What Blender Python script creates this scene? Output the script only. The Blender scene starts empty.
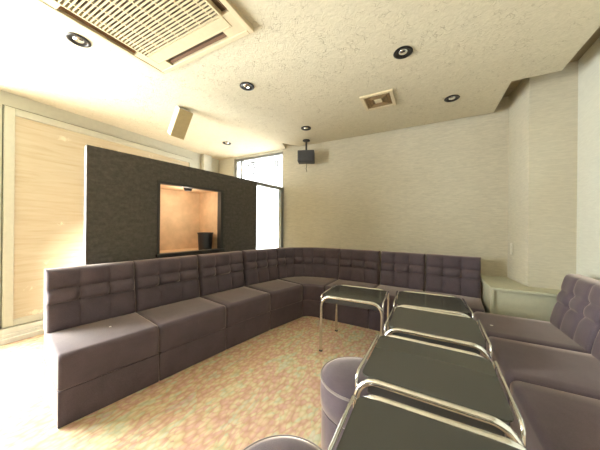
import bpy, bmesh, math, random
from mathutils import Vector, Matrix
from math import sin, cos, radians, pi, sqrt, atan2
random.seed(7)
C = bpy.context.scene.collection
SC = bpy.context.scene

# ------------------------------------------------------------------ camera
cam_d = bpy.data.cameras.new('camera')
cam = bpy.data.objects.new('camera', cam_d); C.objects.link(cam)
cam_d.sensor_fit = 'HORIZONTAL'; cam_d.sensor_width = 36.0
cam_d.lens = 36.0 * 240 / 600
cam_d.shift_y = 1.0 / 600
cam_d.clip_start = 0.02
YAW, ROLL = radians(28.1), radians(0.55)
M = Matrix.Rotation(YAW, 4, 'Z') @ Matrix.Rotation(pi / 2, 4, 'X') @ Matrix.Rotation(ROLL, 4, 'Z')
cam.matrix_world = Matrix.Translation((0, 0, 1.15)) @ M
SC.camera = cam

# ------------------------------------------------------------------ light
SC.view_settings.view_transform = 'Standard'
SC.view_settings.look = 'None'
SC.view_settings.gamma = 1.0
SC.view_settings.use_curve_mapping = False
SC.view_settings.exposure = 1.68
SC.cycles.diffuse_bounces = 8
SC.cycles.max_bounces = 16

w = bpy.data.worlds.new('daylight'); SC.world = w; w.use_nodes = True
bg = w.node_tree.nodes['Background']
bg.inputs[0].default_value = (0.95, 0.98, 1.0, 1)
bg.inputs[1].default_value = 17.5

sun_d = bpy.data.lights.new('sun', 'SUN'); sun_d.energy = 72.0; sun_d.angle = radians(6.0)
sun_d.color = (1.0, 0.95, 0.86)
sun = bpy.data.objects.new('sun', sun_d); C.objects.link(sun)
sun.rotation_euler = Vector((-0.617, -1.0, -0.60)).to_track_quat('-Z', 'Y').to_euler()
sun.location = (0, 9, 5)

def portal(loc, rot, sx, sy):
    d = bpy.data.lights.new('window_portal', 'AREA'); d.shape = 'RECTANGLE'
    d.size = sx; d.size_y = sy; d.cycles.is_portal = True
    o = bpy.data.objects.new('window_portal', d); C.objects.link(o)
    o.location = loc; o.rotation_euler = rot
portal((-2.70, 3.56, 1.24), (radians(-90), 0, 0), 1.10, 2.28)      # back window
portal((-3.79, -.30, 1.20), (0, radians(-90), 0), 2.26, 1.60)     # added left window, unseen, for side light

# ------------------------------------------------------------------ materials
def nt(name):
    m = bpy.data.materials.new(name); m.use_nodes = True
    return m, m.node_tree.nodes, m.node_tree.links, m.node_tree.nodes['Principled BSDF']

def setp(b, **k):
    names = dict(col='Base Color', rough='Roughness', metal='Metallic', spec='Specular IOR Level',
                 sheen='Sheen Weight', sheenr='Sheen Roughness', sheent='Sheen Tint', coat='Coat Weight')
    for a, v in k.items():
        b.inputs[names[a]].default_value = v

def rgb(r, g, b): return (r, g, b, 1)

def coords(n, l, scale=(1, 1, 1), rot=(0, 0, 0), kind='Object'):
    tc = n.new('ShaderNodeTexCoord'); mp = n.new('ShaderNodeMapping')
    mp.inputs['Scale'].default_value = scale; mp.inputs['Rotation'].default_value = rot
    l.new(tc.outputs[kind], mp.inputs['Vector']); return mp.outputs['Vector']

def noise(n, l, vec, scale, detail=3, rough=.55, dist=0):
    t = n.new('ShaderNodeTexNoise'); t.inputs['Scale'].default_value = scale
    t.inputs['Detail'].default_value = detail; t.inputs['Roughness'].default_value = rough
    t.inputs['Distortion'].default_value = dist
    l.new(vec, t.inputs['Vector']); return t.outputs[0]

def ramp(n, l, fac, stops, interp='LINEAR'):
    r = n.new('ShaderNodeValToRGB'); r.color_ramp.interpolation = interp
    e = r.color_ramp.elements
    while len(e) < len(stops): e.new(0.5)
    for i, (p, c) in enumerate(stops): e[i].position = p; e[i].color = c
    l.new(fac, r.inputs[0]); return r.outputs[0]

def bump(n, l, b, h, strength, dist=.01):
    u = n.new('ShaderNodeBump'); u.inputs['Strength'].default_value = strength
    u.inputs['Distance'].default_value = dist
    l.new(h, u.inputs['Height']); l.new(u.outputs[0], b.inputs['Normal'])

def mixc(n, l, fac, a, b_, mode='MIX'):
    m = n.new('ShaderNodeMix'); m.data_type = 'RGBA'; m.blend_type = mode
    for s, v in ((m.inputs[0], fac), (m.inputs[6], a), (m.inputs[7], b_)):
        if hasattr(v, 'is_output'): l.new(v, s)
        else: s.default_value = v
    return m.outputs[2]

def plain(name, col, rough=.5, metal=0, spec=.5, var=.06, scale=25):
    m, n, l, b = nt(name); setp(b, rough=rough, metal=metal, spec=spec)
    v = coords(n, l); f = noise(n, l, v, scale)
    a = tuple(c * (1 - var) for c in col[:3]) + (1,); z = tuple(min(1, c * (1 + var)) for c in col[:3]) + (1,)
    l.new(ramp(n, l, f, [(.3, a), (.7, z)]), b.inputs['Base Color']); return m

def wallpaper(name, col, var=.10, stretch=(14, 14, 90), bs=.35):
    m, n, l, b = nt(name); setp(b, rough=.85, spec=.2)
    v = coords(n, l, stretch); f = noise(n, l, v, 1.0, 4, .6, .6)
    v2 = coords(n, l); f2 = noise(n, l, v2, 1.4, 2)
    a = tuple(c * (1 - var) for c in col) + (1,); z = tuple(c * (1 + var) for c in col) + (1,)
    c1 = ramp(n, l, f, [(.32, a), (.68, z)])
    c2 = ramp(n, l, f2, [(.3, rgb(.93, .92, .90)), (.7, rgb(1, 1, 1))])
    l.new(mixc(n, l, 1.0, c1, c2, 'MULTIPLY'), b.inputs['Base Color'])
    bump(n, l, b, f, bs, .004); return m

MAT = {}
MAT['wall'] = wallpaper('cream woven wallpaper', (.55, .51, .41))
MAT['wall_side'] = wallpaper('pale cream wallpaper', (.62, .61, .53), .05)
MAT['wall_dark'] = wallpaper('dark brown wallpaper', (.10, .075, .05))  # set dark so the unseen front wall bounces less light forward
MAT['pier'] = wallpaper('cream pier wallpaper', (.53, .49, .385), .08)
MAT['trim'] = plain('grey green painted trim', rgb(.50, .49, .40), .55, var=.03)
MAT['trim_white'] = plain('off white painted trim', rgb(.66, .65, .58), .5, var=.03)
MAT['ledge'] = plain('grey green painted ledge', rgb(.50, .49, .36), .5, var=.04)
MAT['groove'] = plain('dark groove', rgb(.10, .10, .07), .7)

def ceiling_mat():
    m, n, l, b = nt('cream textured ceiling paper'); setp(b, rough=.9, spec=.15)
    v = coords(n, l)
    f = noise(n, l, v, 26, 3, .6, 1.6)
    vo = n.new('ShaderNodeTexVoronoi'); vo.feature = 'DISTANCE_TO_EDGE'; vo.inputs['Scale'].default_value = 23
    wv = mixc(n, l, .16, v, n.new('ShaderNodeTexNoise').outputs[1])
    nn = [x for x in n if x.bl_idname == 'ShaderNodeTexNoise'][-1]; nn.inputs['Scale'].default_value = 9; l.new(v, nn.inputs['Vector'])
    l.new(wv, vo.inputs['Vector'])
    line = ramp(n, l, vo.outputs['Distance'], [(.0, rgb(1, 1, 1)), (.035, rgb(0, 0, 0))])
    brk = ramp(n, l, noise(n, l, v, 13, 2), [(.50, rgb(0, 0, 0)), (.60, rgb(1, 1, 1))])
    mask = mixc(n, l, 1.0, line, brk, 'MULTIPLY')
    c1 = ramp(n, l, f, [(.3, rgb(.60, .545, .41)), (.7, rgb(.68, .62, .48))])
    l.new(mixc(n, l, mask, c1, rgb(.50, .44, .32)), b.inputs['Base Color'])
    inv = n.new('ShaderNodeMath'); inv.operation = 'MULTIPLY_ADD'
    l.new(mask, inv.inputs[0]); inv.inputs[1].default_value = -.8; l.new(f, inv.inputs[2])
    bump(n, l, b, inv.outputs[0], .5, .008); return m
MAT['ceiling'] = ceiling_mat()
MAT['cove'] = plain('brown cove board', rgb(.34, .27, .17), .8)  # plain brown, darker than the ceiling paper

def carpet_mat():
    m, n, l, b = nt('mottled pastel carpet'); setp(b, rough=.95, spec=.1)
    rot = (0, 0, radians(-12))
    wob = n.new('ShaderNodeTexNoise'); wob.inputs['Scale'].default_value = 7; l.new(coords(n, l), wob.inputs['Vector'])
    vc = mixc(n, l, .04, coords(n, l, (1.35, .85, 1), rot), wob.outputs[1])
    vo = n.new('ShaderNodeTexVoronoi'); vo.inputs['Scale'].default_value = 27; vo.inputs['Randomness'].default_value = .85
    l.new(vc, vo.inputs['Vector'])
    big = noise(n, l, coords(n, l, (2.6, .95, 1), rot), 2.6, 5, .6, .9)
    sep = n.new('ShaderNodeSeparateColor'); l.new(vo.outputs['Color'], sep.inputs[0])
    ad = n.new('ShaderNodeMath'); ad.operation = 'MULTIPLY_ADD'
    l.new(sep.outputs[0], ad.inputs[0]); ad.inputs[1].default_value = .13; l.new(big, ad.inputs[2])
    sb = n.new('ShaderNodeMath'); sb.operation = 'SUBTRACT'; l.new(ad.outputs[0], sb.inputs[0]); sb.inputs[1].default_value = .065
    col = ramp(n, l, sb.outputs[0], [(.30, rgb(.60, .55, .44)), (.37, rgb(.52, .54, .39)), (.43, rgb(.64, .56, .36)), (.49, rgb(.62, .43, .31)),
                                     (.54, rgb(.58, .36, .31)), (.60, rgb(.64, .52, .34)), (.66, rgb(.54, .53, .40)), (.74, rgb(.58, .39, .36))])
    edge = ramp(n, l, vo.outputs['Distance'], [(.25, rgb(1, 1, 1)), (.8, rgb(.80, .74, .66))])
    l.new(mixc(n, l, 1.0, col, edge, 'MULTIPLY'), b.inputs['Base Color'])
    bump(n, l, b, vo.outputs['Distance'], -.2, .01); return m
MAT['carpet'] = carpet_mat()

def velvet(name, col, hi):
    m, n, l, b = nt(name); setp(b, rough=.8, spec=.12, sheen=1.0, sheenr=.35, sheent=rgb(.86, .72, .63))
    v = coords(n, l); f = noise(n, l, v, 7, 4, .6, .4)
    f2 = noise(n, l, v, 260, 1)
    c = ramp(n, l, f, [(.3, col), (.72, hi)])
    l.new(mixc(n, l, .3, c, ramp(n, l, f2, [(.35, tuple(x * .75 for x in col[:3]) + (1,)), (.7, hi)])), b.inputs['Base Color'])
    bump(n, l, b, f2, .12, .002); return m
MAT['velvet'] = velvet('purple grey velvet', rgb(.082, .062, .076), rgb(.122, .094, .108))
MAT['piping'] = velvet('grey velvet piping', rgb(.20, .17, .16), rgb(.26, .22, .21))
MAT['button'] = velvet('dark velvet button', rgb(.055, .042, .048), rgb(.075, .058, .062))

def chrome_mat():
    m, n, l, b = nt('worn chrome tube'); setp(b, metal=1.0, rough=.18)
    f = noise(n, l, coords(n, l), 30)
    l.new(ramp(n, l, f, [(.3, rgb(.74, .73, .70)), (.7, rgb(.86, .85, .82))]), b.inputs['Base Color'])
    l.new(ramp(n, l, f, [(.3, rgb(.14, .14, .14)), (.7, rgb(.26, .26, .26))]), b.inputs['Roughness']); return m
MAT['chrome'] = chrome_mat()
MAT['rubber'] = plain('black rubber', rgb(.02, .02, .02), .6)
MAT['black'] = plain('black plastic', rgb(.022, .022, .024), .4)
MAT['speaker'] = plain('dark grey speaker plastic', rgb(.050, .050, .056), .55)
MAT['black_metal'] = plain('black painted metal', rgb(.03, .028, .026), .45)

def glass_mat(name, tint, refl_col, base_fac, rough):
    m = bpy.data.materials.new(name); m.use_nodes = True
    n, l = m.node_tree.nodes, m.node_tree.links
    n.remove(n['Principled BSDF']); out = n['Material Output']
    t = n.new('ShaderNodeBsdfTransparent'); t.inputs[0].default_value = tint
    g = n.new('ShaderNodeBsdfGlossy'); g.inputs[0].default_value = refl_col; g.inputs['Roughness'].default_value = rough
    ly = n.new('ShaderNodeLayerWeight'); ly.inputs[0].default_value = .5
    pw = n.new('ShaderNodeMath'); pw.operation = 'POWER'; l.new(ly.outputs['Facing'], pw.inputs[0]); pw.inputs[1].default_value = 4.0
    lw = n.new('ShaderNodeMath'); lw.operation = 'MULTIPLY_ADD'; l.new(pw.outputs[0], lw.inputs[0]); lw.inputs[1].default_value = .75; lw.inputs[2].default_value = base_fac
    f = noise(n, l, coords(n, l), 6, 4)
    r = ramp(n, l, f, [(.35, rgb(rough, rough, rough)), (.7, rgb(rough * 1.6, rough * 1.6, rough * 1.6))]); l.new(r, g.inputs['Roughness'])
    mx = n.new('ShaderNodeMixShader'); l.new(lw.outputs[0], mx.inputs[0]); l.new(t.outputs[0], mx.inputs[1]); l.new(g.outputs[0], mx.inputs[2])
    return m, n, l, mx, out
m, n, l, mx, out = glass_mat('clear window glass', rgb(.95, .97, .95), rgb(1, 1, 1), .03, .01)
l.new(mx.outputs[0], out.inputs[0]); MAT['glass'] = m
m, n, l, mx, out = glass_mat('tinted window glass', rgb(.40, .40, .39), rgb(1, 1, 1), .04, .01)  # tint added to cut the daylight coming through the back window
l.new(mx.outputs[0], out.inputs[0]); MAT['dimming'] = m
m, n, l, mx, out = glass_mat('smoked table glass', rgb(.16, .17, .15), rgb(.9, .9, .84), .07, .10)
df = n.new('ShaderNodeBsdfDiffuse'); df.inputs[0].default_value = rgb(.130, .126, .112)
m2 = n.new('ShaderNodeMixShader'); m2.inputs[0].default_value = .42
l.new(mx.outputs[0], m2.inputs[1]); l.new(df.outputs[0], m2.inputs[2]); l.new(m2.outputs[0], out.inputs[0]); MAT['smoke'] = m

def partition_mat():
    m, n, l, b = nt('charcoal textured wallcovering'); setp(b, rough=.75, spec=.25)
    v = coords(n, l); f = noise(n, l, v, 30, 5, .7); f2 = noise(n, l, coords(n, l, (3, 3, 9)), 4, 3)
    c = ramp(n, l, f, [(.3, rgb(.062, .056, .049)), (.7, rgb(.118, .108, .094))])
    c2 = ramp(n, l, f2, [(.3, rgb(.8, .8, .8)), (.7, rgb(1.15, 1.12, 1.1))])
    l.new(mixc(n, l, 1, c, c2, 'MULTIPLY'), b.inputs['Base Color']); bump(n, l, b, f, .4, .006); return m
MAT['partition'] = partition_mat()
MAT['niche'] = plain('warm tan plaster', rgb(.62, .44, .27), .8, var=.12, scale=9)
MAT['niche_edge'] = plain('pale wood edging', rgb(.075, .052, .036), .6)

def panel_mat():
    m, n, l, b = nt('cream grained door panel'); setp(b, rough=.38, spec=.4)
    f = noise(n, l, coords(n, l, (1, 2.0, 26)), 1.2, 4, .6, .5)
    vo = n.new('ShaderNodeTexVoronoi'); vo.inputs['Scale'].default_value = 3.0
    l.new(coords(n, l, (1, 1, 1.7)), vo.inputs['Vector'])
    f3 = noise(n, l, coords(n, l), 14, 3, .7, 1.5)
    sp = n.new('ShaderNodeMath'); sp.operation = 'MULTIPLY_ADD'; l.new(f3, sp.inputs[0]); sp.inputs[1].default_value = .55
    l.new(vo.outputs['Distance'], sp.inputs[2])
    motif = ramp(n, l, sp.outputs[0], [(.36, rgb(1, 1, 1)), (.43, rgb(0, 0, 0))])
    c = ramp(n, l, f, [(.28, rgb(.47, .38, .25)), (.5, rgb(.53, .45, .32)), (.75, rgb(.57, .50, .37))])
    l.new(mixc(n, l, motif, c, rgb(.68, .62, .47)), b.inputs['Base Color']); return m
MAT['panel'] = panel_mat()
MAT['alu'] = plain('grey window aluminium', rgb(.26, .27, .27), .4, .6)
MAT['ac'] = plain('yellowed cream plastic', rgb(.60, .50, .33), .45, var=.04)
MAT['ac_flap'] = plain('shade darkened flap', rgb(.12, .055, .02), .8)  # dark colour paints the shade of a deep outlet onto the louvers
MAT['ac_dark'] = plain('dark duct', rgb(.075, .042, .02), .7)
MAT['vent'] = plain('ivory vent plastic', rgb(.66, .56, .38), .5)
MAT['vent_in'] = plain('brown vent inside', rgb(.30, .20, .10), .6)
MAT['ring'] = plain('dark bronze ring', rgb(.035, .03, .028), .35, .5)
MAT['silver'] = plain('silver reflector', rgb(.82, .82, .82), .2, 1.0)
MAT['lamp'] = plain('frosted lamp glass', rgb(.75, .74, .70), .3)
MAT['box_tan'] = plain('tan speaker cloth', rgb(.46, .37, .20), .85)
MAT['box_white'] = plain('white speaker case', rgb(.74, .72, .66), .5)
MAT['switch'] = plain('ivory switch plastic', rgb(.62, .59, .48), .4)
MAT['speck'] = plain('white scrap', rgb(.85, .83, .78), .7)
MAT['sign'] = plain('grey window lettering', rgb(.16, .17, .18), .6)

# ------------------------------------------------------------------ helpers
def link(name, me, mat, parent=None, loc=None, kind=None):
    o = bpy.data.objects.new(name, me); C.objects.link(o)
    if mat: me.materials.append(MAT[mat])
    if parent: o.parent = parent
    if loc: o.location = loc
    if kind: o['kind'] = kind
    return o

def done(name, bm, mat, parent=None, loc=None, kind=None, smooth=False, angle=None):
    me = bpy.data.meshes.new(name)
    bmesh.ops.recalc_face_normals(bm, faces=bm.faces)
    if smooth:
        for f in bm.faces: f.smooth = True
        if angle:
            for e in bm.edges:
                if len(e.link_faces) == 2 and e.calc_face_angle(0) > radians(angle): e.smooth = False
    bm.to_mesh(me); bm.free()
    return link(name, me, mat, parent, loc, kind)

def box(bm, a, b, bev=0, seg=2, mat=None):
    a, b = Vector(a), Vector(b)
    t = bmesh.new(); bmesh.ops.create_cube(t, size=1)
    bmesh.ops.scale(t, vec=(b - a), verts=t.verts); bmesh.ops.translate(t, vec=(a + b) / 2, verts=t.verts)
    if bev: bmesh.ops.bevel(t, geom=t.edges[:], offset=bev, segments=seg, profile=.5, affect='EDGES')
    if mat: bmesh.ops.transform(t, matrix=mat, verts=t.verts)
    me = bpy.data.meshes.new('t'); t.to_mesh(me); t.free(); bm.from_mesh(me); bpy.data.meshes.remove(me)
    return bm

def prism(bm, pts, z0, z1):
    lo = [bm.verts.new((x, y, z0)) for x, y in pts]; hi = [bm.verts.new((x, y, z1)) for x, y in pts]
    bm.faces.new(lo); bm.faces.new(hi)
    for i in range(len(pts)):
        j = (i + 1) % len(pts); bm.faces.new((lo[i], lo[j], hi[j], hi[i]))
    return bm

def tube(bm, pts, r, seg=12, caps=True):
    pts = [Vector(p) for p in pts]; rings = []; up = None
    for i, p in enumerate(pts):
        t = ((pts[min(i + 1, len(pts) - 1)] - p).normalized() + (p - pts[max(i - 1, 0)]).normalized()).normalized()
        if up is None: up = t.orthogonal().normalized()
        up = (up - t * up.dot(t)).normalized(); sd = t.cross(up)
        rings.append([bm.verts.new(p + (up * cos(2 * pi * k / seg) + sd * sin(2 * pi * k / seg)) * r) for k in range(seg)])
    for a, b in zip(rings, rings[1:]):
        for k in range(seg): bm.faces.new((a[k], a[(k + 1) % seg], b[(k + 1) % seg], b[k]))
    if caps: bm.faces.new(rings[0]); bm.faces.new(rings[-1])
    return bm

def lathe(bm, prof, seg=48, closed=False):
    rings = []
    for r, z in prof:
        if r < 1e-6: rings.append([bm.verts.new((0, 0, z))])
        else: rings.append([bm.verts.new((r * cos(2 * pi * k / seg), r * sin(2 * pi * k / seg), z)) for k in range(seg)])
    pr = list(zip(rings, rings[1:]))
    if closed: pr.append((rings[-1], rings[0]))
    for a, b in pr:
        for k in range(seg):
            q = [a[k % len(a)], a[(k + 1) % len(a)], b[(k + 1) % len(b)], b[k % len(b)]]
            u = []
            for v in q:
                if v not in u: u.append(v)
            if len(u) > 2: bm.faces.new(u)
    return bm

def thing(name, label, cat, loc=(0, 0, 0), rz=0, group=None):
    o = bpy.data.objects.new(name, None); C.objects.link(o)
    o.empty_display_size = .1; o.location = loc; o.rotation_euler = (0, 0, rz)
    return tag(o, label, cat, group)

def tag(o, label, cat, group=None):
    o['label'] = label; o['category'] = cat
    if group: o['group'] = group
    return o

def copy_tree(o, parent=None):
    c = o.copy(); C.objects.link(c)
    if parent: c.parent = parent
    for ch in o.children: copy_tree(ch, c)
    return c

# ------------------------------------------------------------------ the room
XL, XR, YB, YF, ZC, ZT = -3.63, 1.13, 3.40, -2.80, 2.43, 2.60
T = .15
done('floor', box(bmesh.new(), (XL - T, YF - T, -.10), (XR + T, YB + T, 0)), 'carpet', kind='structure')

bm = prism(bmesh.new(), [(XL, YF), (.945, YF), (.945, 2.71), (.63, 2.71), (.63, 3.355), (-1.84, 3.395), (-2.0, 3.14), (-2.10, YB), (XL, YB)], ZC, ZT)
done('ceiling', bm, 'ceiling', kind='structure')
done('ceiling_cove', box(bmesh.new(), (XL - T, YF - T, ZT), (XR + T, YB + T, ZT + .1)), 'cove', kind='structure')

# back wall: solid right of x=-2.15, a tall window left of it
bm = bmesh.new()
box(bm, (-2.15, YB, 0), (XR + T, YB + T, ZT))
done('wall_back', bm, 'wall', kind='structure')
bm = bmesh.new()
box(bm, (XL - T, YB, 0), (-3.24, YB + T, ZT)); box(bm, (-3.24, YB, 2.40), (-2.15, YB + T, ZT)); box(bm, (-3.24, YB, 0), (-2.15, YB + T, .10))
done('wall_back', bm, 'wall_side', kind='structure')
bm = bmesh.new()
box(bm, (XR, YF - T, 0), (XR + T, YB, ZT)); done('wall_right', bm, 'wall_side', kind='structure')
bm = bmesh.new()
box(bm, (XL - T, YF - T, 0), (XR, YF, ZT)); done('wall_front', bm, 'wall_dark', kind='structure')
bm = bmesh.new()
box(bm, (XL - T, .45, 0), (XL, YB, ZT)); box(bm, (XL - T, YF, 0), (XL, -1.05, ZT))
box(bm, (XL - T, -1.05, 2.33), (XL, .45, ZT)); box(bm, (XL - T, -1.05, 0), (XL, .45, .07))
done('wall_left', bm, 'trim', kind='structure')
# pier at the right of the back wall
done('wall_pier', prism(bmesh.new(), [(.772, YB), (.815, 2.95), (XR, 2.95), (XR, YB)], 0, ZT), 'pier', kind='structure')
# boxed ledge in the right back corner
bm = box(bmesh.new(), (.515, 2.76, 0), (XR, YB, .585))
box(bm, (.505, 2.735, .585), (XR, YB, .61), .004)
box(bm, (.505, 2.742, 0), (.53, 2.775, .585))
done('trim_1', bm, 'ledge', kind='structure')

# big framed sliding panel on the left wall
door = done('door_1', box(bmesh.new(), (XL, .76, .20), (XL + .012, 2.72, 2.215)), 'panel', kind='structure')
bm = bmesh.new()
box(bm, (XL, .692, .14), (XL + .03, .76, 2.285), .003); box(bm, (XL, 2.72, .14), (XL + .03, 2.79, 2.285), .003)
box(bm, (XL, .76, 2.215), (XL + .03, 2.72, 2.285), .003); box(bm, (XL, .76, .14), (XL + .03, 2.72, .20), .003)
done('door_frame', bm, 'trim', door)
bm = bmesh.new()
box(bm, (XL, .683, .13), (XL + .004, .692, 2.285)); box(bm, (XL, .683, 2.285), (XL + .004, 2.799, 2.296)); box(bm, (XL, 2.79, .13), (XL + .004, 2.799, 2.285))
done('frame_groove', bm, 'groove', door)
bm = bmesh.new()
box(bm, (XL, .46, .0), (XL + .10, YB, .045), .004); box(bm, (XL, .46, .045), (XL + .07, YB, .075), .004); box(bm, (XL, .46, .075), (XL + .045, YB, .125), .004)
done('baseboard_left', bm, 'trim_white', kind='structure')
bm = box(bmesh.new(), (XL, 2.98, .125), (XL + .07, 3.16, ZC), .005)
done('trim_2', bm, 'wall_side', kind='structure')

# back window with aluminium frame and lettering seen from behind
win = done('window_1', box(bmesh.new(), (-3.20, YB + .070, .14), (-2.16, YB + .078, 2.36)), 'dimming', kind='structure')
bm = bmesh.new()
for a, b in (((-3.24, .10), (-3.20, 2.40)), ((-3.11, .14), (-3.075, 2.36)), ((-2.185, .10), (-2.15, 2.40)), ((-3.20, 2.36), (-2.185, 2.40)), ((-3.20, .10), (-2.185, .14))):
    box(bm, (a[0], YB + .04, a[1]), (b[0], YB + .11, b[1]), .003)
done('window_frame', bm, 'alu', win)
bm = bmesh.new()
def mark(p): tube(bm, [(x, YB + .066, z) for x, z in p], .015, 6)
mark([(-3.00 + .02 * k, 2.305) for k in range(13)]); mark([(-2.98 + .10 * (1 - cos(a)), 2.235 + .035 * sin(a)) for a in [k * pi / 10 for k in range(14)]])
mark([(-2.99, 2.18), (-2.95, 2.165), (-2.90, 2.125), (-2.82, 2.10), (-2.76, 2.115)])
for k in range(5): mark([(-2.48 + .045 * k, 2.16), (-2.48 + .045 * k, 2.29)])
done('window_lettering', bm, 'sign', win)

# unseen window added to the left wall to light the room sideways
fill_win = done('fill_window', box(bmesh.new(), (XL - .080, -1.00, .12), (XL - .072, .40, 2.28)), 'glass', kind='structure')
bm = bmesh.new()
for y0, y1, z0, z1 in ((-1.05, -1.00, .07, 2.33), (.40, .45, .07, 2.33), (-.325, -.275, .12, 2.28), (-1.00, .40, .07, .12), (-1.00, .40, 2.28, 2.33)):
    box(bm, (XL - .11, y0, z0), (XL - .04, y1, z1), .003)
done('window_frame', bm, 'alu', fill_win)

# ------------------------------------------------------------------ black partition with its niche
PA, PB = Vector((-2.43, .905, 0)), Vector((-2.12, 3.40, 0))
pd = (PB - PA).normalized(); prz = atan2(pd.y, pd.x)
PH = 1.79
part = thing('partition', 'black textured half-height partition with a lit tan niche, behind the left sofa row', 'partition', PA, prz)
# local: x along the partition, y towards the left wall, front face at y=0
PL = 1.885; N0, N1, NZ0, NZ1 = .537, 1.283, .845, 1.578
bm = bmesh.new(); th = .06
for a, b in (((0, 0), (N0, PH)), ((N1, 0), (PL, PH)), ((N0, 0), (N1, NZ0)), ((N0, NZ1), (N1, PH))):
    box(bm, (a[0], 0, a[1]), (b[0], th, b[1]))
bmesh.ops.remove_doubles(bm, verts=bm.verts, dist=.0005)
done('panel', bm, 'partition', part)
done('end_trim', box(bmesh.new(), (-.012, -.002, 0), (0, th + .002, PH), .002), 'niche_edge', part)
ND = .42
bm = bmesh.new()
box(bm, (N0 - .02, th, NZ0 - .02), (N0, th + ND, NZ1 + .02)); box(bm, (N1, th, NZ0 - .02), (N1 + .02, th + ND, NZ1 + .02))
box(bm, (N0, th, NZ0 - .02), (N1, th + ND, NZ0)); box(bm, (N0, th, NZ1), (N1, th + ND, NZ1 + .02)); box(bm, (N0 - .02, th + ND, NZ0 - .02), (N1 + .02, th + ND + .02, NZ1 + .02))
done('niche', bm, 'niche', part)
bm = bmesh.new(); f = .03
box(bm, (N0 - .012, -.012, NZ0 + .014), (N0 + .013, th - .004, NZ1 - .016), .002); box(bm, (N1 - .022, -.012, NZ0 + .014), (N1 + .020, th - .004, NZ1 - .016), .002)
box(bm, (N0 - .012, -.012, NZ1 - .016), (N1 + .020, th - .004, NZ1 + .010), .002); box(bm, (N0 - .02, -.03, NZ0 - .014), (N1 + .025, th + .0, NZ0 + .014), .002)
done('niche_frame', bm, 'black_metal', part)
bm = lathe(bmesh.new(), [(0, 0), (.05, 0), (.05, -.012), (.035, -.04), (.0, -.04)], 24)
nl = done('niche_lamp', bm, 'black', part, (.90, .10, NZ1 - .0))
ld = bpy.data.lights.new('niche_bulb', 'POINT'); ld.energy = 1.8; ld.color = (1, .88, .72); ld.shadow_soft_size = .04
lo = bpy.data.objects.new('niche_bulb', ld); C.objects.link(lo); lo.parent = part; lo.location = (.90, .12, NZ1 - .16)

# glazed screen that closes the gap between partition and back wall
scr = done('glass_screen', box(bmesh.new(), (PL + .01, .025, .04), (2.44, .033, PH - .05)), 'glass')
L2 = (PB - PA).length
scr.location = PA; scr.rotation_euler = (0, 0, prz)
tag(scr, 'clear glazed screen with grey metal frame between black partition and back wall', 'glass screen')
bm = bmesh.new()
box(bm, (PL, 0, PH - .05), (L2 - .012, .06, PH), .003); box(bm, (L2 - .075, 0, .04), (L2 - .012, .06, PH - .05), .003); box(bm, (PL, 0, 0), (L2 - .012, .06, .04), .003)
done('frame', bm, 'alu', scr)

# bucket in the niche
pm = part.matrix_basis if False else Matrix.Translation(PA) @ Matrix.Rotation(prz, 4, 'Z')
bp = pm @ Vector((1.165, .16, NZ0 + .001))
bk = thing('bucket', 'small black bucket standing in the tan niche of the partition', 'bucket', bp)
done('body', lathe(bmesh.new(), [(0, 0), (.078, 0), (.090, .205), (.083, .205), (.072, .008), (0, .008)], 40), 'black', bk, smooth=True, angle=40)
done('rim', lathe(bmesh.new(), [(.082, .198), (.095, .198), (.095, .212), (.082, .212)], 40, True), 'black', bk, smooth=True, angle=40)

# ------------------------------------------------------------------ sofa
D, ZS, ZM, ZB = .59, .41, .205, .83      # depth, seat top, seam, back top

def rounded(y0, y1, z0, z1, r, seg=5, low=None):
    low = r if low is None else low
    pts = []
    for (cy, cz, a0, rr) in ((y1 - r, z1 - r, 0, r), (y0 + r, z1 - r, pi / 2, r), (y0 + low, z0 + low, pi, low), (y1 - low, z0 + low, 1.5 * pi, low)):
        for k in range(seg + 1):
            a = a0 + pi / 2 * k / seg; pts.append((cy + rr * cos(a), cz + rr * sin(a)))
    return pts

def sweep(fn, length, y0, y1, z0, z1, r, low, n, end=.018):
    """rounded block swept along a run; fn(s, y) gives plan position"""
    bm = bmesh.new(); st = [(0, end), (end * .3, end * .3), (end, 0)] + [(end + (length - 2 * end) * k / n, 0) for k in range(1, n)] + [(length - end, 0), (length - end * .3, end * .3), (length, end)]
    rings = []
    for s, e in st:
        rings.append([bm.verts.new((*fn(s / length, y), z)) for y, z in rounded(y0 + e, y1 - e, z0 + min(e, .004), z1 - e, r, 5, low)])
    m = len(rings[0])
    for a, b in zip(rings, rings[1:]):
        for k in range(m): bm.faces.new((a[k], a[(k + 1) % m], b[(k + 1) % m], b[k]))
    bm.faces.new(rings[0]); bm.faces.new(rings[-1]); return bm

ROWS = (.0, .45, .67, 1.0)
def tuft(u, v, nc):
    """bulge of the quilted front, u across 0..1, v up 0..1"""
    cu = u * nc; ci = min(int(cu), nc - 1); fu = cu - ci
    rj = 0 if v < ROWS[1] else (1 if v < ROWS[2] else 2)
    fv = (v - ROWS[rj]) / (ROWS[rj + 1] - ROWS[rj])
    pu = 1 - abs(2 * fu - 1) ** 3.5; pv = 1 - abs(2 * fv - 1) ** 3.0
    side = (.015, .030, .016)[rj]
    h = .004 + (.022 if rj != 1 else .030) * pv ** .6 * (1 - (side / .030) * (1 - pu ** .55))
    h *= BT[4]
    for i in range(1, nc):
        for vv in ROWS[1:3]:
            d2 = ((u - i / nc) * nc * .19) ** 2 + ((v - vv) * .42) ** 2
            h -= .012 * math.exp(-d2 / .0008)
    return h

BT = [.590, .120, .055, .83, 1.35]                # depth, back thickness at the bottom, its loss towards the top, top height, puffiness
def back_t(v): return BT[1] - BT[2] * v

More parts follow.
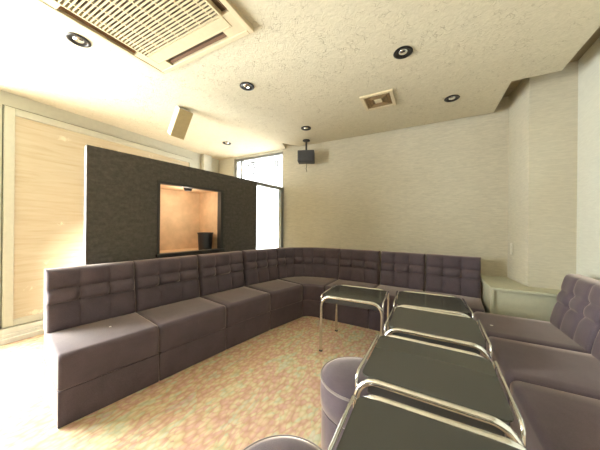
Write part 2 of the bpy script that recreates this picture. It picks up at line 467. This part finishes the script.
def backrest(fn, length, nc, nu, nv=44):
    bm = bmesh.new(); r = .026; z0, z1 = ZS - .012, BT[3]; D = BT[0]
    us = [0, .004 / length, .012 / length] + [k / nu for k in range(1, nu)] + [1 - .012 / length, 1 - .004 / length, 1]
    us = sorted(set(round(x, 5) for x in us)); vs = [k / nv for k in range(nv)] + [1 - .012 / .43, 1 - .004 / .43, 1]; vs = sorted(vs)
    def rd(d): return 0 if d >= r else r - sqrt(max(0, r * r - (r - d) ** 2))
    g = []
    for v in vs:
        row = []
        for u in us:
            t = back_t(v) + tuft(u, v, nc) - max(rd(min(u, 1 - u) * length), rd((1 - v) * (z1 - z0)))
            row.append(bm.verts.new((*fn(u, D - t), z0 + v * (z1 - z0))))
        g.append(row)
    for j in range(len(vs) - 1):
        for i in range(len(us) - 1): bm.faces.new((g[j][i], g[j][i + 1], g[j + 1][i + 1], g[j + 1][i]))
    bk = {}
    def B(j, i):
        if (j, i) not in bk:
            bk[j, i] = bm.verts.new((*fn(us[i], D), z0 + vs[j] * (z1 - z0)))
        return bk[j, i]
    J, I = len(vs) - 1, len(us) - 1
    for i in range(I):
        bm.faces.new((g[0][i], g[0][i + 1], B(0, i + 1), B(0, i))); bm.faces.new((g[J][i], g[J][i + 1], B(J, i + 1), B(J, i)))
        bm.faces.new((B(0, i), B(0, i + 1), B(J, i + 1), B(J, i)))
    for j in range(J):
        bm.faces.new((g[j][0], g[j + 1][0], B(j + 1, 0), B(j, 0))); bm.faces.new((g[j][I], g[j + 1][I], B(j + 1, I), B(j, I)))
    return bm

def sofa(name, fn, length, label, loc, rz, nc=3, n=8, nu=42):
    D, ZB = BT[0], BT[3]
    root = thing(name, label, 'sofa', loc, rz, 'purple-grey tufted sofa sections')
    done('base', sweep(fn, length, .006, D, 0, ZM, .006, .004, n, .006), 'velvet', root, smooth=True, angle=50)
    done('seat', sweep(fn, length, 0, D, ZM + .003, ZS, .034, .008, n), 'velvet', root, smooth=True, angle=60)
    b = done('backrest', backrest(fn, length, nc, nu), 'velvet', root, smooth=True, angle=60)
    for i in range(1, nc):
        for v in ROWS[1:3]:
            t = back_t(v) + tuft(i / nc, v, nc)
            x, y = fn(i / nc, D - t - .001); x2, y2 = fn(i / nc, D - t - .01)
            bm = bmesh.new(); bmesh.ops.create_uvsphere(bm, u_segments=12, v_segments=8, radius=.009)
            ang = atan2(y2 - y, x2 - x) + pi / 2
            bmesh.ops.scale(bm, vec=(1, .5, 1), verts=bm.verts); bmesh.ops.rotate(bm, matrix=Matrix.Rotation(ang, 3, 'Z'), verts=bm.verts)
            bmesh.ops.translate(bm, vec=(x, y, ZS - .012 + v * (ZB - ZS + .012)), verts=bm.verts)
            done('button', bm, 'button', b, smooth=True)
    return root

def run(p, q, label):
    p, q = Vector(p), Vector(q); d = q - p; Ln = d.length - .004
    return sofa('sofa_section', lambda s, y: (s * Ln, y), Ln, label, (p.x, p.y, 0), atan2(d.y, d.x))

LR = [(-1.810, .548), (-1.722, 1.073), (-1.627, 1.641), (-1.519, 2.189), (-1.386, 2.700)]
LL = ['purple-grey tufted sofa section at the open end of the left row, nearest the viewer',
      'purple-grey tufted sofa section, second from the open end of the left row',
      'purple-grey tufted sofa section, third from the open end of the left row',
      'purple-grey tufted sofa section of the left row that touches the curved corner section']
for i in range(4): run(LR[i], LR[i + 1], LL[i])
BR = [(-1.125, 2.765), (-.580, 2.745), (-.065, 2.705), (.462, 2.66)]
BL = ['purple-grey tufted sofa section on the back wall next to the curved corner section',
      'middle of the three straight tufted sofa sections along the back wall',
      'purple-grey tufted sofa section on the back wall touching the cream boxed ledge']
for i in range(3): run(BR[i], BR[i + 1], BL[i])
RR = [(.36, 2.63), (.36, 2.08), (.36, 1.545), (.36, 1.005)]
RL = ['right-hand sofa section in front of the boxed ledge, tiny white scrap on its seat',
      'middle right-hand sofa section, beside the table second from the back',
      'nearest right-hand sofa section at the bottom right edge, beside the two nearest tables']
BT[:] = [.665, .165, .095, .80, .7]
for i in range(3): run(RR[i], RR[i + 1], RL[i])

BT[:] = [.590, .120, .055, .83, 1.2]
# curved corner section: plan curves for its front and back edges
def bez(p, a, b, q, t):
    u = 1 - t; return Vector(p) * u ** 3 + Vector(a) * 3 * u * u * t + Vector(b) * 3 * u * t * t + Vector(q) * t ** 3
e0 = (Vector(LR[4]) - Vector(LR[3])).normalized(); e1 = (Vector(BR[1]) - Vector(BR[0])).normalized()
n0 = Vector((-e0.y, e0.x)); n1 = Vector((-e1.y, e1.x))
A0 = Vector(LR[4]) + e0 * .004; B0 = Vector(BR[0]) - e1 * .004
A1, B1 = A0 + n0 * D, B0 + n1 * D
def cfn(s, y):
    f = bez(A0, A0 + e0 * .07, B0 - e1 * .13, B0, s); k = bez(A1, A1 + e0 * .36, B1 - e1 * .52, B1, s)
    p = f + (k - f) * (y / D) - A0; return (p.x, p.y)
sofa('curved_sofa_section', cfn, .95, 'curved purple-grey corner sofa section joining the left row and the back row', (A0.x, A0.y, 0), 0, 6, 24, 72)

# ------------------------------------------------------------------ tables
TW, TD, TH, TR = .565, .50, .52, .0140
def arc_u(x0, x1, zt, z0, rb, n=8):
    p = [(x0, z0)]
    p += [(x0 + rb - rb * cos(a), zt - rb + rb * sin(a)) for a in [pi / 2 * k / n for k in range(n + 1)]]
    p += [(x1 - rb + rb * sin(a), zt - rb + rb * cos(a)) for a in [pi / 2 * k / n for k in range(n + 1)]]
    p += [(x1, z0)]; return p

def make_table(label, loc, rz):
    t = thing('glass_table', label, 'table', loc, rz, 'smoked glass tables with chrome tube frames')
    hw, hd = TW / 2 - TR, TD / 2 - TR; zt = TH - TR
    for sy in (-1, 1):
        o = done('leg_frame', tube(bmesh.new(), [(x, sy * hd, z) for x, z in arc_u(-hw, hw, zt, .006, .088)], TR, 14), 'chrome', t, smooth=True, angle=60)
        for sx in (-1, 1):
            done('foot', lathe(bmesh.new(), [(0, 0), (.0165, 0), (.0165, .012), (0, .012)], 20), 'rubber', o, (sx * hw, sy * hd, 0))
    for sx in (-1, 1):
        done('side_rail', tube(bmesh.new(), [(sx * (hw + .004), y, z) for y, z in arc_u(-hd + .014, hd - .014, TH - .009, .36, .03, 5)], .0075, 10), 'chrome', t, smooth=True, angle=60)
    gw, gd, r = hw - .012, hd - .016, .035
    pts = []
    for cx, cy, a0 in ((gw - r, gd - r, 0), (-gw + r, gd - r, pi / 2), (-gw + r, -gd + r, pi), (gw - r, -gd + r, 1.5 * pi)):
        pts += [(cx + r * cos(a0 + pi / 2 * k / 6), cy + r * sin(a0 + pi / 2 * k / 6)) for k in range(7)]
    bm = prism(bmesh.new(), pts, TH - .016, TH - .008)
    done('glass_top', bm, 'smoke', t)
    for sy in (-1, 1):
        done('dark_band', box(bmesh.new(), (-hw + .045, sy * (hd - .004) - .006, TH - .066), (hw - .045, sy * (hd - .004) + .006, TH - .026), .002), 'black_metal', t)  # black strip added to give the dark band under each rail
    for sx in (-1, 1):
        bm = box(bmesh.new(), (sx * (gw - .06) - .012, -gd + .0, TH - .028), (sx * (gw - .06) + .012, gd, TH - .017), .002)
        done('glass_support', bm, 'black_metal', t)
    return t

make_table('black glass table with chrome legs standing apart on the carpet before the curved sofa corner', (-.605, 2.295, 0), radians(2))
make_table('black glass table at the far end of the overlapping row, close to the back sofa', (.016, 2.372, 0), radians(2.5))
make_table('black glass table, second from the back of the overlapping row beside the right-hand sofa', (.035, 1.848, 0), radians(-1))
make_table('second nearest black glass table of the overlapping row, round stool under its left edge', (.010, 1.255, 0), radians(-1.5))
make_table('nearest black glass table, cut off by the bottom edge of the picture', (.030, .692, 0), radians(0))

# ------------------------------------------------------------------ round stools
def stool(label, loc):
    t = thing('round_stool', label, 'stool', loc, 0, 'round purple-grey stools')
    R = .185
    done('base', lathe(bmesh.new(), [(0, 0), (R - .008, 0), (R - .004, .01), (R - .006, .235), (0, .235)], 56), 'velvet', t, smooth=True, angle=50)
    done('cushion', lathe(bmesh.new(), [(0, .237), (R - .012, .237), (R, .250), (R + .002, .30), (R, .372), (R - .006, .384), (R - .03, .396), (R - .09, .404), (0, .406)], 56), 'velvet', t, smooth=True, angle=60)
    done('piping', lathe(bmesh.new(), [(R - .002 + .005 * cos(a), .380 + .005 * sin(a)) for a in [2 * pi * k / 8 for k in range(8)]], 56, True), 'piping', t, smooth=True)
stool('round purple-grey stool tucked under the left edge of the middle front table', (-.315, 1.225, 0))
stool('round purple-grey stool at the bottom edge, left of the nearest table', (-.372, .590, 0))

# ------------------------------------------------------------------ ceiling fittings
ac = thing('air_conditioner', 'yellowed cream ceiling cassette air conditioner with slatted grille', 'air conditioner', (-1.485, .742, ZC - .03))
S = .483
bm = bmesh.new()
# ring frame built of outer rim, inner bars
def ring(a, b, z0, z1, bev=.003):
    box(bm, (-a, -a, z0), (-b, a, z1), bev); box(bm, (b, -a, z0), (a, a, z1), bev)
    box(bm, (-b, -a, z0), (b, -b, z1), bev); box(bm, (-b, b, z0), (b, a, z1), bev)
ring(S, S - .035, 0, .03, .004); ring(.385, .372, .0, .03)
box(bm, (-.372, .300, .001), (.372, .372, .03))
outlets = ((0, -.30, .30), (pi / 2, -.18, .245), (pi, -.30, .30), (-pi / 2, -.30, .30))
for a, lo, hi in outlets:          # each side: blank ends either side of the opening
    t = Matrix.Rotation(a, 4, 'Z')
    box(bm, (-.385, .385, .004), (lo, S - .035, .03), mat=t); box(bm, (hi, .385, .004), (S - .035, S - .035, .03), mat=t)
done('frame', bm, 'ac', ac)
done('recess_shade', box(bmesh.new(), (-S + .02, -S + .02, .0295), (S - .02, S - .02, .0299)), 'ac_dark', ac)  # flat sheet coloured dark as the shade inside a deep recess
for a, lo, hi in outlets:
    bm = box(bmesh.new(), (lo + .004, -.010, -.0015), (hi - .004, .010, .0015), .001)
    bmesh.ops.transform(bm, matrix=Matrix.Rotation(a, 4, 'Z') @ Matrix.Translation((0, .428, .017)) @ Matrix.Rotation(radians(-40), 4, 'X'), verts=bm.verts)
    done('louver', bm, 'ac_flap', ac)
bm = bmesh.new()
nsl = 32
for k in range(nsl):
    y = -.362 + .652 * k / (nsl - 1)
    box(bm, (-.371, y - .0036, .001), (.371, y + .0036, .009))
for k in range(7):
    x = -.32 + .64 * k / 6; box(bm, (x - .004, -.370, .004), (x + .004, .299, .018))
done('grille', bm, 'ac', ac)
done('badge', box(bmesh.new(), (.28, -.05, -.002), (.345, .05, .002), .001), 'black', ac)

dl = None
spots = [((-2.155, .742), 'round recessed downlight in the ceiling at the near left, left of the air conditioner'),
         ((-1.477, 1.708), 'round recessed downlight between the air conditioner and the far window corner'),
         ((-.173, 1.898), 'round recessed downlight nearest the square ceiling vent, towards the viewer'),
         ((.197, 2.795), 'round recessed downlight at the far right of the ceiling, right of the square vent'),
         ((-1.417, 2.795), 'small round recessed downlight in front of the black ceiling speaker'),
         ((-2.771, 2.752), 'round recessed downlight in the bright ceiling above the far window corner')]
for (x, y), lab in spots:
    if dl is None:
        dl = thing('downlight', lab, 'ceiling light', (x, y, ZC), 0, 'recessed ceiling downlights')
        done('trim_ring', lathe(bmesh.new(), [(.050, -.001), (.064, -.001), (.067, -.006), (.062, -.010), (.050, -.009), (.046, -.005)], 40, True), 'ring', dl, smooth=True, angle=50)
        done('reflector', lathe(bmesh.new(), [(.050, -.004), (.042, -.0035), (.034, -.0025), (.030, -.0015)], 40), 'ring', dl, smooth=True)
        done('bulb', lathe(bmesh.new(), [(.031, -.002), (.028, -.006), (.018, -.010), (0, -.012)], 32), 'silver', dl, smooth=True)
    else:
        c = copy_tree(dl); c.location = (x, y, ZC); c['label'] = lab

v = thing('ceiling_vent', 'square ivory ceiling vent with brown inside, right of the middle of the ceiling', 'vent', (-.455, 2.51, ZC))
bm = bmesh.new(); ring(.155, .122, -.016, 0, .004); done('frame', bm, 'vent', v)
done('backing', box(bmesh.new(), (-.125, -.125, -.003), (.125, .125, -.001)), 'vent_in', v)
bm = bmesh.new()
for k in range(3):
    a = .112 - .026 * k; b = a - .006; ring(a, b, -.012, -.003, 0)
done('louver', bm, 'vent_in', v)
done('centre_plate', box(bmesh.new(), (-.034, -.034, -.014), (.034, .034, -.003), .003), 'vent', v)

# black speaker hanging from the ceiling by the back wall
s = thing('ceiling_speaker', 'small black speaker hanging from a ceiling bracket near the back wall, cable dangling', 'speaker', (-1.615, 3.20, ZC), radians(20))
done('mount_plate', lathe(bmesh.new(), [(0, 0), (.055, 0), (.055, -.012), (.03, -.022), (0, -.022)], 28), 'black_metal', s, smooth=True, angle=40)
done('bracket', tube(bmesh.new(), [(0, 0, -.02), (0, 0, -.17)], .014, 12), 'black_metal', s, smooth=True, angle=60)
done('cabinet', box(bmesh.new(), (-.122, -.075, -.335), (.122, .085, -.165), .012, 3), 'speaker', s)
done('grille', box(bmesh.new(), (-.108, -.081, -.322), (.108, -.074, -.178), .003), 'speaker', s)
done('cable', tube(bmesh.new(), [(.0, .02, -.34), (.006, .02, -.38), (-.002, .02, -.42), (.012, .02, -.47)], .004, 8), 'black', s, smooth=True)

# tan box speaker slung under the ceiling, tilted
TLc, TRc = Vector((-2.333, 1.640, 2.400)), Vector((-2.313, 1.790, 2.396))
BLc, BRc = TLc + Vector((-.195, .02, -.27)), TRc + Vector((-.195, .02, -.27))
ctr = (TLc + TRc + BLc + BRc) / 4
xa = ((TRc - TLc) + (BRc - BLc)).normalized(); za = ((TLc + TRc) - (BLc + BRc)); za = (za - xa * za.dot(xa)).normalized(); ya = za.cross(xa)
R3 = Matrix((xa, ya, za)).transposed().to_4x4()
bs = thing('box_speaker', 'tan and white box speaker tilted under the ceiling above the black partition', 'speaker', ctr)
bs.rotation_euler = R3.to_euler()
done('case', box(bmesh.new(), (-.076, .006, -.158), (.076, .095, .158), .006), 'box_white', bs)
done('grille', box(bmesh.new(), (-.076, -.008, -.158), (.076, .006, .158), .004), 'box_tan', bs)
bm = bmesh.new(); tube(bm, [(0, .07, .10), (0, .07, .10) if False else tuple(R3.to_3x3().inverted() @ (Vector((ctr.x, ctr.y, ZC)) + R3.to_3x3() @ Vector((0, .07, 0)) - ctr))], .012, 10)
done('bracket', bm, 'black_metal', bs)

# wall switch on the left face of the pier
sw = thing('wall_switch', 'narrow ivory switch plate on the left face of the pale pier above the ledge', 'switch', (.783, 3.285, .93), 0)
done('plate', box(bmesh.new(), (-.010, -.028, -.060), (.0, .028, .060), .003), 'switch', sw)
done('rocker', box(bmesh.new(), (-.014, -.014, -.03), (-.009, .014, .03), .002), 'switch', sw)

# tiny scraps lying on two seats
for (x, y), lab in (((-2.015, .885), 'tiny white scrap lying on the nearest seat of the left sofa row'),
                    ((.43, 2.29), 'tiny white scrap lying on the right-hand seat in front of the ledge')):
    bm = bmesh.new(); bmesh.ops.create_icosphere(bm, subdivisions=2, radius=.010); bmesh.ops.scale(bm, vec=(1.0, .7, .25), verts=bm.verts)
    for q in bm.verts: q.co *= 1 + .25 * sin(q.co.x * 700 + q.co.y * 500)
    tag(done('paper_scrap', bm, 'speck', None, (x, y, ZS + .002), smooth=True), lab, 'scrap', 'white scraps on the seats')
